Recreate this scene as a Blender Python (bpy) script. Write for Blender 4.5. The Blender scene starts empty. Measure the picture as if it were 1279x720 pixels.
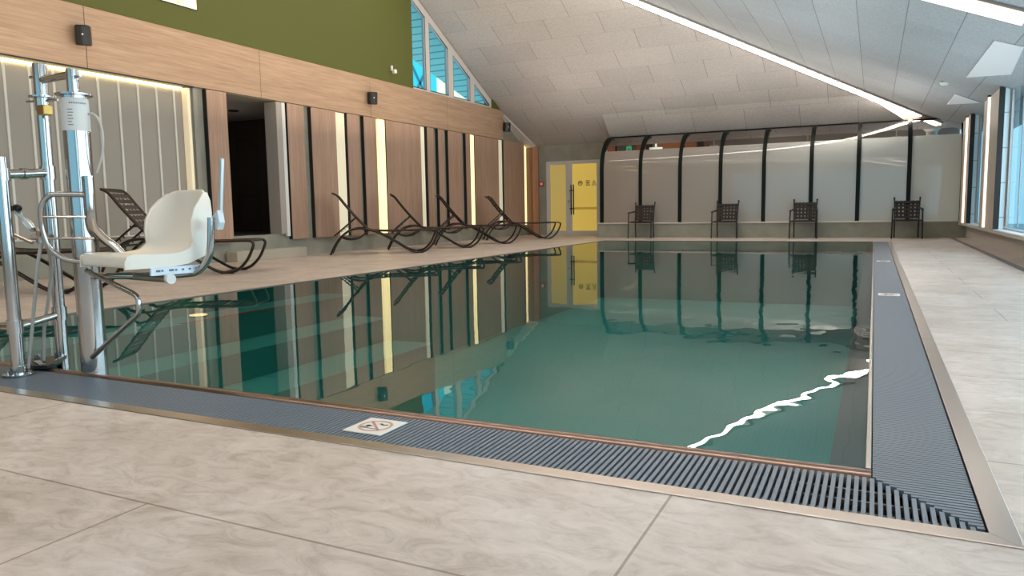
import bpy, math, random
from mathutils import Vector, Matrix
random.seed(4)
PI = math.pi
scene = bpy.context.scene
COL = scene.collection

# ------------------------------------------------------------------ mesh helper
class MB:
    def __init__(s): s.v = []; s.f = []; s.m = []; s.cur = 0
    def add(s, vs, fs):
        b = len(s.v); s.v += [tuple(q) for q in vs]
        for f in fs: s.f.append(tuple(b + i for i in f)); s.m.append(s.cur)
        return s
    def box(s, x0, x1, y0, y1, z0, z1):
        v = [(x0,y0,z0),(x1,y0,z0),(x1,y1,z0),(x0,y1,z0),(x0,y0,z1),(x1,y0,z1),(x1,y1,z1),(x0,y1,z1)]
        return s.add(v, [(0,3,2,1),(4,5,6,7),(0,1,5,4),(1,2,6,5),(2,3,7,6),(3,0,4,7)])
    def prism(s, poly, axis, a, b):
        n = len(poly)
        def P(p, t):
            return {'x': (t, p[0], p[1]), 'y': (p[0], t, p[1]), 'z': (p[0], p[1], t)}[axis]
        v = [P(p, a) for p in poly] + [P(p, b) for p in poly]
        f = [tuple(range(n-1, -1, -1)), tuple(range(n, 2*n))]
        f += [(i, (i+1) % n, n + (i+1) % n, n + i) for i in range(n)]
        return s.add(v, f)
    def tube(s, pts, r, n=12, caps=True, flat=1.0, closed=False):
        P = [Vector(p) for p in pts]; N = len(P)
        rs = r if isinstance(r, (list, tuple)) else [r]*N
        up = None; rings = []
        for i in range(N):
            if closed: t = (P[(i+1) % N] - P[i-1]).normalized()
            elif i == 0: t = (P[1]-P[0]).normalized()
            elif i == N-1: t = (P[-1]-P[-2]).normalized()
            else: t = ((P[i+1]-P[i]).normalized() + (P[i]-P[i-1]).normalized()).normalized()
            if up is None:
                a = Vector((0,0,1)) if abs(t.z) < .9 else Vector((0,1,0))
                up = (a - t*a.dot(t)).normalized()
            else: up = (up - t*up.dot(t)).normalized()
            sd = t.cross(up)
            rings.append([P[i] + up*math.cos(2*PI*k/n)*rs[i] + sd*math.sin(2*PI*k/n)*rs[i]*flat for k in range(n)])
        v = [q for R_ in rings for q in R_]; f = []
        for i in range(N if closed else N-1):
            j = (i+1) % N
            for k in range(n): f.append((i*n+k, i*n+(k+1) % n, j*n+(k+1) % n, j*n+k))
        if caps and not closed: f += [tuple(range(n-1, -1, -1)), tuple((N-1)*n+k for k in range(n))]
        return s.add(v, f)
    def cyl(s, x, y, z0, z1, r, n=24): return s.tube([(x,y,z0),(x,y,z1)], r, n)
    def bar(s, a, b, w, h):
        a = Vector(a); b = Vector(b); t = (b-a).normalized()
        u = Vector((0,0,1)) if abs(t.z) < .95 else Vector((0,1,0))
        sd = t.cross(u).normalized(); u = sd.cross(t).normalized()
        v = []
        for p in (a, b):
            for i, j in ((-1,-1),(1,-1),(1,1),(-1,1)): v.append(p + sd*i*w/2 + u*j*h/2)
        return s.add(v, [(0,3,2,1),(4,5,6,7),(0,1,5,4),(1,2,6,5),(2,3,7,6),(3,0,4,7)])
    def lathe(s, prof, c=(0,0,0), n=24):
        v = []; N = len(prof)
        for r, z in prof:
            for k in range(n): v.append((c[0]+r*math.cos(2*PI*k/n), c[1]+r*math.sin(2*PI*k/n), c[2]+z))
        f = [(i*n+k, i*n+(k+1) % n, (i+1)*n+(k+1) % n, (i+1)*n+k) for i in range(N-1) for k in range(n)]
        f += [tuple(range(n-1, -1, -1)), tuple((N-1)*n+k for k in range(n))]
        return s.add(v, f)
    def build(s, name, mats, parent=None, smooth=False, bevel=0, kind=None):
        me = bpy.data.meshes.new(name); me.from_pydata(s.v, [], s.f)
        if not isinstance(mats, (list, tuple)): mats = [mats]
        for m in mats: me.materials.append(m)
        me.polygons.foreach_set('material_index', s.m)
        if smooth:
            me.polygons.foreach_set('use_smooth', [True]*len(s.f))
        me.update()
        o = bpy.data.objects.new(name, me); COL.objects.link(o)
        if smooth:
            try: me.set_sharp_from_angle(angle=math.radians(40))
            except Exception: pass
        if parent: o.parent = parent
        if bevel:
            b = o.modifiers.new('bevel', 'BEVEL'); b.width = bevel; b.segments = 2; b.limit_method = 'ANGLE'
        if kind: o['kind'] = kind
        return o

def tag(o, label=None, cat=None, group=None, kind=None):
    if label: o['label'] = label
    if cat: o['category'] = cat
    if group: o['group'] = group
    if kind: o['kind'] = kind
    return o
def empty(name, loc=(0,0,0), rz=0, **k):
    o = bpy.data.objects.new(name, None); COL.objects.link(o); o.empty_display_size = .1
    o.location = loc; o.rotation_euler = (0,0,rz)
    return tag(o, **k)
def kids(o): return [c for c in COL.objects if c.parent == o]
def copy_tree(o, parent=None):
    c = o.copy(); COL.objects.link(c); c.parent = parent
    for ch in kids(o): copy_tree(ch, c)
    return c

# ------------------------------------------------------------------ materials
def mat(name, col=(.5,.5,.5), rough=.5, metal=0., **k):
    m = bpy.data.materials.new(name); m.use_nodes = True
    b = m.node_tree.nodes['Principled BSDF']
    b.inputs['Base Color'].default_value = (*col, 1); b.inputs['Roughness'].default_value = rough
    b.inputs['Metallic'].default_value = metal
    for a, v in k.items():
        key = a.replace('_', ' ')
        b.inputs[key].default_value = v
    return m
def nd(m, t, **k):
    n = m.node_tree.nodes.new(t)
    for a, v in k.items(): setattr(n, a, v)
    return n
def lk(m, a, b): m.node_tree.links.new(a, b)
def coords(m, scale=(1,1,1), loc=(0,0,0), rot=(0,0,0)):
    t = nd(m, 'ShaderNodeTexCoord'); mp = nd(m, 'ShaderNodeMapping')
    mp.inputs['Scale'].default_value = scale; mp.inputs['Location'].default_value = loc; mp.inputs['Rotation'].default_value = rot
    lk(m, t.outputs['Object'], mp.inputs['Vector']); return mp.outputs['Vector']
def ramp(m, src, stops):
    r = nd(m, 'ShaderNodeValToRGB'); e = r.color_ramp.elements
    while len(e) < len(stops): e.new(.5)
    for i, (p, c) in enumerate(stops): e[i].position = p; e[i].color = (*c, 1)
    lk(m, src, r.inputs['Fac']); return r.outputs['Color']
def noise(m, vec, scale=5, detail=4, rough=.55, dist=0.):
    n = nd(m, 'ShaderNodeTexNoise'); n.inputs['Scale'].default_value = scale; n.inputs['Detail'].default_value = detail
    n.inputs['Roughness'].default_value = rough; n.inputs['Distortion'].default_value = dist
    lk(m, vec, n.inputs['Vector']); return n.outputs['Fac']
def mixc(m, fac, a, b, mode='MIX'):
    n = nd(m, 'ShaderNodeMix'); n.data_type = 'RGBA'; n.blend_type = mode
    for src, i in ((fac, 0), (a, 6), (b, 7)):
        if isinstance(src, bpy.types.NodeSocket): lk(m, src, n.inputs[i])
        else: n.inputs[i].default_value = src if i == 0 else (*src, 1)
    return n.outputs[2]
def bump(m, src, strength=.2, dist=.01):
    b = nd(m, 'ShaderNodeBump'); b.inputs['Strength'].default_value = strength; b.inputs['Distance'].default_value = dist
    lk(m, src, b.inputs['Height']); lk(m, b.outputs['Normal'], m.node_tree.nodes['Principled BSDF'].inputs['Normal'])
def base(m, src): lk(m, src, m.node_tree.nodes['Principled BSDF'].inputs['Base Color'])
def emis(name, col, s):
    return mat(name, col, .5, Emission_Color=(*col, 1), Emission_Strength=s)

def brick(m, vec, w, h, c1, c2, mortar_c, mortar=.004, offset=.5, smooth=.1):
    b = nd(m, 'ShaderNodeTexBrick'); b.offset = offset; b.squash = 1; b.offset_frequency = 2
    b.inputs['Scale'].default_value = 1; b.inputs['Brick Width'].default_value = w; b.inputs['Row Height'].default_value = h
    b.inputs['Mortar Size'].default_value = mortar; b.inputs['Mortar Smooth'].default_value = smooth
    b.inputs['Color1'].default_value = (*c1, 1); b.inputs['Color2'].default_value = (*c2, 1); b.inputs['Mortar'].default_value = (*mortar_c, 1)
    lk(m, vec, b.inputs['Vector']); return b

def floor_mat():
    m = mat('floor_tile', (.5,.4,.33), .42)
    v = coords(m)
    n1 = noise(m, v, 1.6, 8, .62, .6); n2 = noise(m, coords(m, (1,1.8,1)), 6.5, 10, .72, 1.3)
    c1 = ramp(m, n1, [(.3, (.47,.39,.335)), (.5, (.585,.495,.44)), (.72, (.67,.585,.54))])
    c2 = ramp(m, n2, [(.34, (.70,.67,.64)), (.5, (.98,.98,.98)), (.68, (1.16,1.16,1.16))])
    c = mixc(m, .9, c1, c2, 'MULTIPLY')
    br = brick(m, coords(m, loc=(.484 + 2.63*4, -1.345 + .65*13, 0)), 2.63, .65, (1,1,1), (.95,.95,.95), (.52,.48,.44), .004)
    base(m, mixc(m, 1.0, c, br.outputs['Color'], 'MULTIPLY'))
    rr = ramp(m, n2, [(.3, (.36,)*3), (.7, (.5,)*3)])
    lk(m, rr, m.node_tree.nodes['Principled BSDF'].inputs['Roughness'])
    bump(m, n2, .12, .004)
    return m
def wood_mat(name, axis, a, b, c):
    m = mat(name, b, .5)
    sc = {'z': (14,14,.5), 'y': (14,.5,14)}[axis]
    v = coords(m, sc); n = noise(m, v, 3.2, 6, .6, .25); v2 = coords(m, tuple(q*.22 for q in sc)); n2 = noise(m, v2, 2., 3, .5, .3)
    cc = ramp(m, n, [(.3, a), (.5, b), (.7, c)])
    base(m, mixc(m, .5, cc, ramp(m, n2, [(.3, (.82,.80,.78)), (.7, (1.08,1.08,1.08))]), 'MULTIPLY'))
    return m
def mth(m, op, a, b=None):
    n = nd(m, 'ShaderNodeMath'); n.operation = op
    for i, q in enumerate((a, b)):
        if q is None: continue
        if isinstance(q, bpy.types.NodeSocket): lk(m, q, n.inputs[i])
        else: n.inputs[i].default_value = q
    return n.outputs[0]
def ceil_mat(name, la, lb, oa, ob, col, swap, da, db):
    """boards la long, rows lb wide, staggered by half; da / db = darkness of end joints / row joints"""
    m = mat(name, col, .9)
    t = nd(m, 'ShaderNodeTexCoord'); sp = nd(m, 'ShaderNodeSeparateXYZ'); lk(m, t.outputs['Object'], sp.inputs[0])
    X, Y = (sp.outputs['Y'], sp.outputs['X']) if swap else (sp.outputs['X'], sp.outputs['Y'])
    v = mth(m, 'DIVIDE', mth(m, 'SUBTRACT', Y, ob), lb); row = mth(m, 'FLOOR', v)
    u = mth(m, 'ADD', mth(m, 'DIVIDE', mth(m, 'SUBTRACT', X, oa), la), mth(m, 'MULTIPLY', mth(m, 'FLOORED_MODULO', row, 2.), .5))
    eu = mth(m, 'LESS_THAN', mth(m, 'FRACT', u), .011/la); ev = mth(m, 'LESS_THAN', mth(m, 'FRACT', v), .010/lb)
    wn_ = nd(m, 'ShaderNodeTexWhiteNoise'); wn_.noise_dimensions = '2D'; cb = nd(m, 'ShaderNodeCombineXYZ'); lk(m, mth(m, 'FLOOR', u), cb.inputs[0]); lk(m, row, cb.inputs[1]); lk(m, cb.outputs[0], wn_.inputs['Vector'])
    br = mth(m, 'SUBTRACT', 1., mth(m, 'MULTIPLY', wn_.outputs['Value'], .11))
    br = mth(m, 'MULTIPLY', br, mth(m, 'SUBTRACT', 1., mth(m, 'MULTIPLY', eu, da))); br = mth(m, 'MULTIPLY', br, mth(m, 'SUBTRACT', 1., mth(m, 'MULTIPLY', ev, db)))
    nn = noise(m, coords(m), 30, 6, .75); n2 = noise(m, coords(m, (1,1,1)), .7, 3, .5)
    c = mixc(m, .6, tuple(col), ramp(m, nn, [(.32, (.60,)*3), (.68, (1.2,)*3)]), 'MULTIPLY')
    c = mixc(m, .5, c, ramp(m, n2, [(.3, (.88,)*3), (.7, (1.08,)*3)]), 'MULTIPLY')
    cc = nd(m, 'ShaderNodeCombineXYZ')
    for q in range(3): lk(m, br, cc.inputs[q])
    base(m, mixc(m, 1., c, cc.outputs[0], 'MULTIPLY'))
    bump(m, nn, .25, .004)
    return m

M_floor = floor_mat()
M_wood = wood_mat('oak_vertical', 'z', (.36,.225,.155), (.43,.28,.20), (.50,.34,.25))
M_band = wood_mat('oak_horizontal', 'y', (.36,.23,.145), (.44,.295,.195), (.51,.355,.24))
M_black = mat('black_edge', (.01,.01,.01), .6)
M_green = mat('green_paint', (.085,.096,.014), .7)
M_wallgrey = mat('grey_plaster', (.30,.29,.235), .8)
n = noise(M_wallgrey, coords(M_wallgrey), 3, 5); base(M_wallgrey, ramp(M_wallgrey, n, [(.3, (.26,.255,.205)), (.7, (.335,.325,.265))]))
M_wallpale = mat('pale_plaster', (.50,.47,.43), .75)
M_niche = mat('niche_panel', (.36,.33,.285), .6)
M_joint = mat('pale_batten', (.72,.69,.63), .5)
M_ceilA = ceil_mat('ceiling_wool_board_far', 1.333, .61, -5.1, 16.98, (.52,.485,.46), False, .55, .2)
M_ceilB = ceil_mat('ceiling_wool_board_side', 2.4, .595, 11.4, .29, (.38,.405,.42), True, .25, .55)
M_white = mat('white_paint', (.78,.77,.74), .5)
M_frame = mat('pale_grey_frame', (.62,.60,.57), .45)
M_steel = mat('brushed_steel', (.46,.405,.365), .28, 1.)
M_chrome = mat('polished_steel', (.52,.49,.47), .14, 1.)
M_lip = mat('lip_steel', (.24,.165,.135), .28, .9)
M_grate = mat('blue_grey_grate', (.145,.17,.205), .42)
M_rod = mat('grate_rod', (.33,.29,.27), .5)
M_dark = mat('channel_dark', (.008,.011,.015), .6)
M_brown = mat('dark_brown_metal', (.030,.019,.015), .35, .5)
M_strap = mat('brown_strap', (.045,.030,.024), .6)
M_chairm = mat('charcoal_metal', (.026,.024,.026), .4, .4)
M_shell = mat('cream_plastic', (.90,.83,.73), .28, Coat_Weight=.3)
M_blackp = mat('black_plastic', (.012,.012,.013), .4)
M_brass = mat('brass', (.55,.33,.10), .3, 1.)
M_sticker = mat('white_sticker', (.72,.72,.70), .5)
M_print = mat('grey_print', (.18,.18,.18), .6)
M_signw = mat('sign_white', (.80,.76,.71), .4)
M_signr = mat('sign_faded_red', (.50,.22,.17), .5)
M_signr2 = mat('sign_ring_brown', (.55,.36,.28), .5)
M_red = mat('red_marking', (.75,.07,.04), .5)
M_led = emis('led_warm_white', (1.,.90,.80), 26.)
M_ledpink = emis('led_soft_pink', (1.,.80,.68), 1.7)
M_ledy = emis('led_yellow', (1.,.84,.40), 1.25)
M_ledcove = emis('led_cove', (1.,.78,.36), 9.)
M_gapcream = emis('gap_glow_cream', (.80,.74,.54), .38)
M_ledtrough = emis('trough_glow', (1.,.84,.62), 1.3)
M_yellow = mat('yellow_lit_glass', (.62,.45,.08), .12, Emission_Color=(.85,.60,.13,1), Emission_Strength=.42)
M_yellow2 = mat('yellow_lit_glass_dim', (.50,.38,.10), .12, Emission_Color=(.70,.52,.16,1), Emission_Strength=.33)
M_icon = mat('door_sticker', (.30,.22,.06), .5)
M_rib = mat('dark_green_rib', (.003,.007,.005), .5, Specular_IOR_Level=.2)
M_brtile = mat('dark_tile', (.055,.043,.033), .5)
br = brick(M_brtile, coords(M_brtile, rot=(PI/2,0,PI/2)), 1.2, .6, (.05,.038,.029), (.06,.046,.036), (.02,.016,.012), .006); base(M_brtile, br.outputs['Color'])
M_jamb = mat('grey_jamb_tile', (.40,.36,.32), .5)
M_pinkwood = mat('pinkish_wood', (.27,.17,.135), .6)
M_orangewood = mat('orange_wood', (.50,.19,.07), .45)
M_cwood = wood_mat('column_wood', 'z', (.36,.17,.10), (.44,.22,.13), (.50,.27,.17))
M_cwood2 = wood_mat('column_wood_dark', 'z', (.17,.08,.05), (.21,.10,.06), (.26,.13,.08))
M_soffit = mat('teal_soffit', (.12,.42,.44), .7)
sf = brick(M_soffit, coords(M_soffit), 8, .22, (.42,.85,.76), (.45,.88,.80), (.16,.42,.40), .02); base(M_soffit, sf.outputs['Color'])
M_cyanb = emis('cyan_facade', (.03,.60,.66), .6)
M_paleb = emis('pale_yellow_facade', (.85,.80,.52), .85)

def film_mat():
    m = mat('frosted_film', (.38,.35,.32), .13, IOR=1.5, Coat_Weight=0.)
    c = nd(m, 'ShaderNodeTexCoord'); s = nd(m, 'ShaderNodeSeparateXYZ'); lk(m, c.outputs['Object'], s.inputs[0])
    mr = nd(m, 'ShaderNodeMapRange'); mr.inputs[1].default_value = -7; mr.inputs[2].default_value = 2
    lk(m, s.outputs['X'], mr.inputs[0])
    base(m, ramp(m, mr.outputs[0], [(0., (.34,.27,.225)), (.45, (.38,.36,.33)), (.75, (.50,.52,.50)), (1., (.78,.83,.81))]))  # paler bluish right end: window light put into the film colour
    w = noise(m, coords(m, (.5,.5,.35)), 1.6, 2, .5, .3); bump(m, w, .12, .05)
    m.node_tree.nodes['Principled BSDF'].inputs['Roughness'].default_value = .03
    return m
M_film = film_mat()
def glass_mat(name, tint=(1,1,1), ior=1.5, rough=0.):
    m = bpy.data.materials.new(name); m.use_nodes = True; t = m.node_tree; t.nodes.clear()
    o = t.nodes.new('ShaderNodeOutputMaterial'); mx = t.nodes.new('ShaderNodeMixShader'); f = t.nodes.new('ShaderNodeFresnel')
    tr = t.nodes.new('ShaderNodeBsdfTransparent'); g = t.nodes.new('ShaderNodeBsdfGlossy')
    tr.inputs[0].default_value = (*tint, 1); g.inputs['Roughness'].default_value = rough; f.inputs[0].default_value = ior
    t.links.new(f.outputs[0], mx.inputs[0]); t.links.new(tr.outputs[0], mx.inputs[1]); t.links.new(g.outputs[0], mx.inputs[2])
    t.links.new(mx.outputs[0], o.inputs[0]); return m, f, g
M_glass = glass_mat('clear_glass')[0]
M_winglass = glass_mat('window_glass', (.97,1.,1.), 1.10)[0]
M_acryl = glass_mat('clear_acrylic', (.86,.84,.80))[0]
def water_mat():
    m, f, g = glass_mat('pool_water', (.80,.95,.94), 1.72, .0)
    t = m.node_tree
    tc = t.nodes.new('ShaderNodeTexCoord'); mp = t.nodes.new('ShaderNodeMapping'); mp.inputs['Scale'].default_value = (1.,.55,1.)
    t.links.new(tc.outputs['Object'], mp.inputs[0])
    n = t.nodes.new('ShaderNodeTexNoise'); n.inputs['Scale'].default_value = 3.2; n.inputs['Detail'].default_value = 2.
    t.links.new(mp.outputs[0], n.inputs['Vector'])
    # livelier surface along the right overflow edge
    sx = t.nodes.new('ShaderNodeSeparateXYZ'); t.links.new(tc.outputs['Object'], sx.inputs[0])
    mr = t.nodes.new('ShaderNodeMapRange'); mr.inputs[1].default_value = -2.4; mr.inputs[2].default_value = 0.; mr.inputs[3].default_value = .12; mr.inputs[4].default_value = 1.
    t.links.new(sx.outputs['X'], mr.inputs[0])
    mu = t.nodes.new('ShaderNodeMath'); mu.operation = 'MULTIPLY'; t.links.new(n.outputs['Fac'], mu.inputs[0]); t.links.new(mr.outputs[0], mu.inputs[1])
    b = t.nodes.new('ShaderNodeBump'); b.inputs['Strength'].default_value = .35; b.inputs['Distance'].default_value = .012
    t.links.new(mu.outputs[0], b.inputs['Height'])
    t.links.new(b.outputs[0], g.inputs['Normal']); t.links.new(b.outputs[0], f.inputs['Normal'])
    return m
M_water = water_mat()
def pool_mat():
    m = mat('teal_pool_lining', (.05,.30,.27), .5)
    ck = nd(m, 'ShaderNodeTexVoronoi'); ck.feature = 'F1'; ck.inputs['Scale'].default_value = 22; ck.inputs['Randomness'].default_value = 0.
    lk(m, coords(m), ck.inputs['Vector'])
    c = ramp(m, ck.outputs['Distance'], [(.0, (.22,.80,.78)), (.30, (.085,.60,.58)), (1., (.078,.56,.54))])
    base(m, c); return m
M_pool = pool_mat()
M_poolstep = mat('pool_step', (.11,.60,.57), .5)

# ------------------------------------------------------------------ room geometry
XL, XR = -9.72, 1.87            # wood-panel face on the left, low wall on the right
XU = 1.72                       # upper face of right wall
Y0, YB = -5.0, 21.18
PX0, PY0, PY1 = -5.97, 2.42, 17.48   # pool: x PX0..0, y PY0..PY1
def zA(y): return 2.73 + .51*(YB - y)
def zB(x): return 3.329 - .413*x
ST = 'structure'

# floor (deck around the pool)
m = MB()
def deck(x0, x1, y0, y1): m.box(x0, x1, y0, y1, -.12, 0)
deck(-9.87, 1.95, Y0, 1.982)
deck(-9.87, -6.31, 1.982, PY0-.005)
deck(-9.87, -5.99, PY0-.005, 24.0)
deck(.339, 1.95, 1.982, 24.0)
deck(-5.99, .339, PY1+.02, 24.0)
m.build('floor', M_floor, kind=ST)

# pool basin
D = -1.4
m = MB()
m.box(PX0-.02, .02, PY0-.02, PY1+.02, D-.1, D)
m.box(PX0-.06, PX0, PY0-.02, PY1+.02, D, -.012)
m.box(PX0, .0, PY1, PY1+.06, D, -.012)
m.box(PX0, .0, PY0-.06, PY0, D, -.03)
m.box(0, .017, PY0-.06, PY1+.02, D, -.012)
basin = m.build('pool_basin', M_pool, kind=ST)
m = MB(); m.box(-.105, -.001, PY0+.01, PY1-.01, -.30, -.035)
m.build('underwater_ledge', mat('ledge_grey', (.16,.18,.18), .5), basin)
m = MB(); m.box(-5.965, -5.5, 3.0, 7.0, D+.001, -.17); m.box(-5.5, -5.0, 3.0, 7.0, D+.001, -.42); m.box(-5.0, -4.4, 3.0, 7.0, D+.001, -.68)
st = m.build('pool_steps', M_poolstep, basin)
m = MB(); m.box(-5.56, -5.505, 4.6, 6.0, -.169, -.165)
m.build('red_step_edge', M_red, basin)
m = MB(); m.box(-3.72, -3.50, PY0+.03, PY0+.07, -.03, -.02)
m.build('red_marker', M_red, basin)
# single-surface sheet of water
w = MB(); w.add([(PX0, PY0, -.004), (0, PY0, -.004), (0, PY1, -.004), (PX0, PY1, -.004)], [(0,1,2,3)])
tag(w.build('pool_water', M_water), 'calm teal water filling the indoor pool, mirroring the walls', 'water', kind='stuff')

# underwater lamp on the left pool wall
o = empty('underwater_lamp', (-5.78, 5.0, -.165), label='round warm underwater lamp on the top pool step', cat='lamp')
k = MB(); k.cyl(0,0,-.004,.010,.095,28); k.build('ring', M_chrome, o, smooth=True)
k = MB(); k.cyl(0,0,.0105,.016,.08,28); k.build('lens', emis('underwater_glow', (1.,.55,.22), 2.5), o, smooth=True)

# overflow channel, steel frame, lip
m = MB()
m.box(-6.3, .339, 1.982, 2.36, -.12, -.06); m.box(.018, .339, 2.36, PY1, -.12, -.06)
m.build('overflow_channel', M_dark, kind=ST)
m = MB()
m.prism([(-6.3,1.982),(.339,1.982),(.274,2.047),(-6.3,2.047)], 'z', -.06, .004)
m.prism([(.339,1.982),(.339,PY1+.02),(.274,PY1+.02),(.274,2.047)], 'z', -.06, .004)
tag(m.build('steel_frame_strip', M_steel, bevel=.002), 'wide brushed steel strip framing the pool grating on the near and right sides', 'trim')
m = MB()
prof = [(2.355,-.06),(2.355,-.014),(2.362,-.004),(2.375,.004),(2.39,.007),(2.405,.006),(2.418,.001),(2.424,-.012),(2.424,-.06)]
m.prism(prof, 'x', -6.3, .016)
tag(m.build('near_pool_lip', M_lip, smooth=True), 'rounded brownish steel overflow lip along the near pool edge', 'pool edge')
m = MB(); m.box(.0005, .016, 2.425, PY1, -.06, .004)
tag(m.build('side_pool_lip', M_steel, bevel=.002), 'thin steel overflow lip along the right pool edge', 'pool edge')
m = MB(); m.box(-5.99, PX0-.0005, PY0+.03, PY1+.02, -.06, .004); m.box(PX0, .0, PY1+.0005, PY1+.02, -.06, .004)
tag(m.build('far_pool_edging', mat('edge_grey', (.22,.19,.16), .5)), 'thin dark edging where the deck meets the water on the left and far sides', 'pool edge')

# grates
MIT = .303/.256
m = MB(); x = -6.29; p = .0204
while x < .262:
    y1 = 2.352 if x < .010 else 2.352 - (x-.010)*MIT
    if y1 > 2.062: m.box(x, x+.0115, 2.05, y1, -.022, -.001)
    x += p
m.cur = 1
for yy in (2.115, 2.2, 2.285):
    xe = .262 if yy < 2.06 else .014 + (2.352-yy)/MIT
    m.box(-6.29, xe, yy, yy+.012, -.036, -.0225)
g1 = m.build('near_overflow_grate', [M_grate, M_rod])
tag(g1, 'blue grey slatted overflow grating along the near pool edge', 'grating')
m = MB(); y = 2.075; p = .0204
while y < PY1 - .02:
    x0 = .020 if y > 2.352 else .020 + (2.352-y)/MIT
    if x0 < .262: m.box(x0, .270, y, y+.0145, -.022, -.001)
    y += p
m.cur = 1
for xx in (.08, .14, .20): m.box(xx, xx+.012, 2.37, PY1-.02, -.036, -.0225)
g2 = m.build('side_overflow_grate', [M_grate, M_rod])
tag(g2, 'long blue grey slatted overflow grating along the right pool edge', 'grating')
# no-diving plates lying on the gratings
def sign(loc, rz, label, group=None):
    o = empty('no_diving_plate', loc, rz, label=label, cat='sign', group=group)
    k = MB(); k.box(-.085,.085,-.088,.088, 0, .004); k.build('plate', M_signw, o, bevel=.001)
    k = MB(); N = 40; a, b = .066, .054
    vs = []
    for i in range(N):
        t = 2*PI*i/N; cx, sx_ = math.cos(t), math.sin(t)
        vs += [(a*cx, a*sx_, .0048), (b*cx, b*sx_, .0048)]
    k.add(vs, [(2*i, 2*((i+1) % N), 2*((i+1) % N)+1, 2*i+1) for i in range(N)]); k.build('ring', M_signr2, o)
    k = MB(); k.bar((-.046,.046,.0050),(.046,-.046,.0050), .009, .001); k.build('slash', M_signr, o)
    k = MB(); k.lathe([(.001,0),(.009,0),(.009,.001),(.001,.001)], (-.026,-.008,.0046), 16)
    k.bar((-.045,-.026,.005),(-.02,-.02,.005), .004,.001); k.bar((-.022,-.016,.005),(-.010,-.004,.005), .005,.001)
    k.bar((.004,.030,.005),(.022,.018,.005), .009,.001); k.bar((.022,.018,.005),(.040,.026,.005), .007,.001)
    k.bar((-.045,-.034,.005),(.040,-.034,.005), .002,.001)
    k.build('diver_pictogram', M_blackp, o)
    return o
sign((-1.652, 2.203, -.0006), 0, 'square white no-diving plate with red ring on the near grating')
sign((.140, 7.28, -.0006), 0, 'nearer small white plate set in the right grating')
sign((.138, 11.54, -.0006), 0, 'farther small white plate set in the right grating')

# ---------------- left wall
wl = empty('wall_left', (0,0,0), kind=ST)
XW = -9.80
m = MB()
def wb(y0, y1, z0, z1, x0=-10.0, x1=XW): m.box(x0, x1, y0, y1, z0, z1)
wb(Y0, 3.6, 0, 2.81); wb(3.6, 8.56, 0, .50, -10.0, -9.74); wb(8.56, 9.245, 0, 2.81); wb(9.245, 10.52, 0, .42)
wb(10.52, 21.40, 0, 2.81)
m.box(-10.0, XW-.002, Y0, 21.17, 2.812, 3.636)
m.build('lower_wall', M_wallgrey, wl)
# niche with vertical pale battens
m = MB(); m.box(-10.0, -9.90, 3.6, 8.56, .50, 2.80); m.build('niche_back', M_niche, wl)
for i in range(-6, 9):
    yy = 5.811 + .3168*i
    if 3.7 < yy < 8.5:
        m = MB(); m.box(-9.899, -9.885, yy-.016, yy+.016, .505, 2.79); m.build('niche_batten', M_joint, wl)
m = MB(); m.box(-9.899, -9.78, 8.50, 8.555, .505, 2.79); m.build('niche_side_strip', emis('niche_side_glow', (.8,.68,.48), .42), wl)  # lit edge of the niche, its light put in as weak emission
m = MB(); m.box(-9.899, -9.735, 3.6, 8.555, .500, .512); m.build('niche_ledge', M_joint, wl)
# wood band
for a, b in ((Y0, 3.4), (3.41, 6.82), (6.83, 10.03), (10.04, 13.20), (13.21, 16.38), (16.39, 19.506)):
    m = MB(); m.box(XW, XL, a, b, 2.818, 3.638); m.cur = 1; m.box(XW-.001, XL-.004, a-.008, a-.001, 2.82, 3.63)
    m.build('wood_band', [M_band, M_black], wl)
m = MB(); m.box(-9.899, XL+.001, 3.6, 8.60, 2.800, 2.8175); m.build('niche_head_shadow_gap', M_black, wl)
# vertical wood panels standing off the wall (dark near edges)
for a, b, z0 in ((8.825,9.239,.32),(10.654,11.096,.32),(11.298,12.024,.32),(12.379,12.777,.32),(12.934,13.367,.32),(13.716,15.117,.32),
             (15.401,15.692,.32),(15.905,16.173,.32),(16.38,17.073,.32),(17.286,17.529,.32),(17.769,19.185,.32),(19.509,20.925,.32)):
    m = MB(); m.box(XW, XL, a+.004, b, z0, 2.806); m.cur = 1; m.box(XW, XL-.001, a-(.007 if a not in (13.716,17.769,12.379) else -.001), a+.0035, z0, 2.806)
    m.build('wood_panel', [M_wood, M_black], wl)
m = MB(); m.box(-9.80, -9.76, 8.60, 8.68, .32, 2.80); m.build('niche_edge_trim', mat('grey_trim', (.30,.29,.25), .6), wl)
# upper wall
def upper(poly, mt, name, x0=-10.0, x1=XL-.01):
    k = MB(); k.prism(poly, 'x', x0, x1); return k.build(name, mt, wl)
G0, G1, GZ0, GZ1 = 7.2, 8.75, 4.02, 5.2
zt = 7.34
upper([(Y0,3.638),(14.889,3.638),(14.889,GZ0),(Y0,GZ0)], M_green, 'green_wall')
upper([(Y0,GZ0),(G0,GZ0),(G0,GZ1),(Y0,GZ1)], M_green, 'green_wall')
upper([(G1,GZ0),(14.889,GZ0),(14.889,GZ1),(G1,GZ1)], M_green, 'green_wall')
upper([(Y0,GZ1),(14.889,GZ1),(14.889,zA(14.889)-.01),(12.13,zt-.01),(Y0,zt-.01)], M_green, 'green_wall')
upper([(18.9,3.638),(19.5,3.638),(19.5,zA(19.5)-.01),(18.9,zA(18.9)-.01)], M_green, 'green_wall')
upper([(19.51,2.811),(21.40,2.811),(21.40,2.815),(21.17,zA(21.17)-.005),(19.51,zA(19.51)-.01)], M_wallgrey, 'grey_gable_wall', x1=XW)
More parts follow.
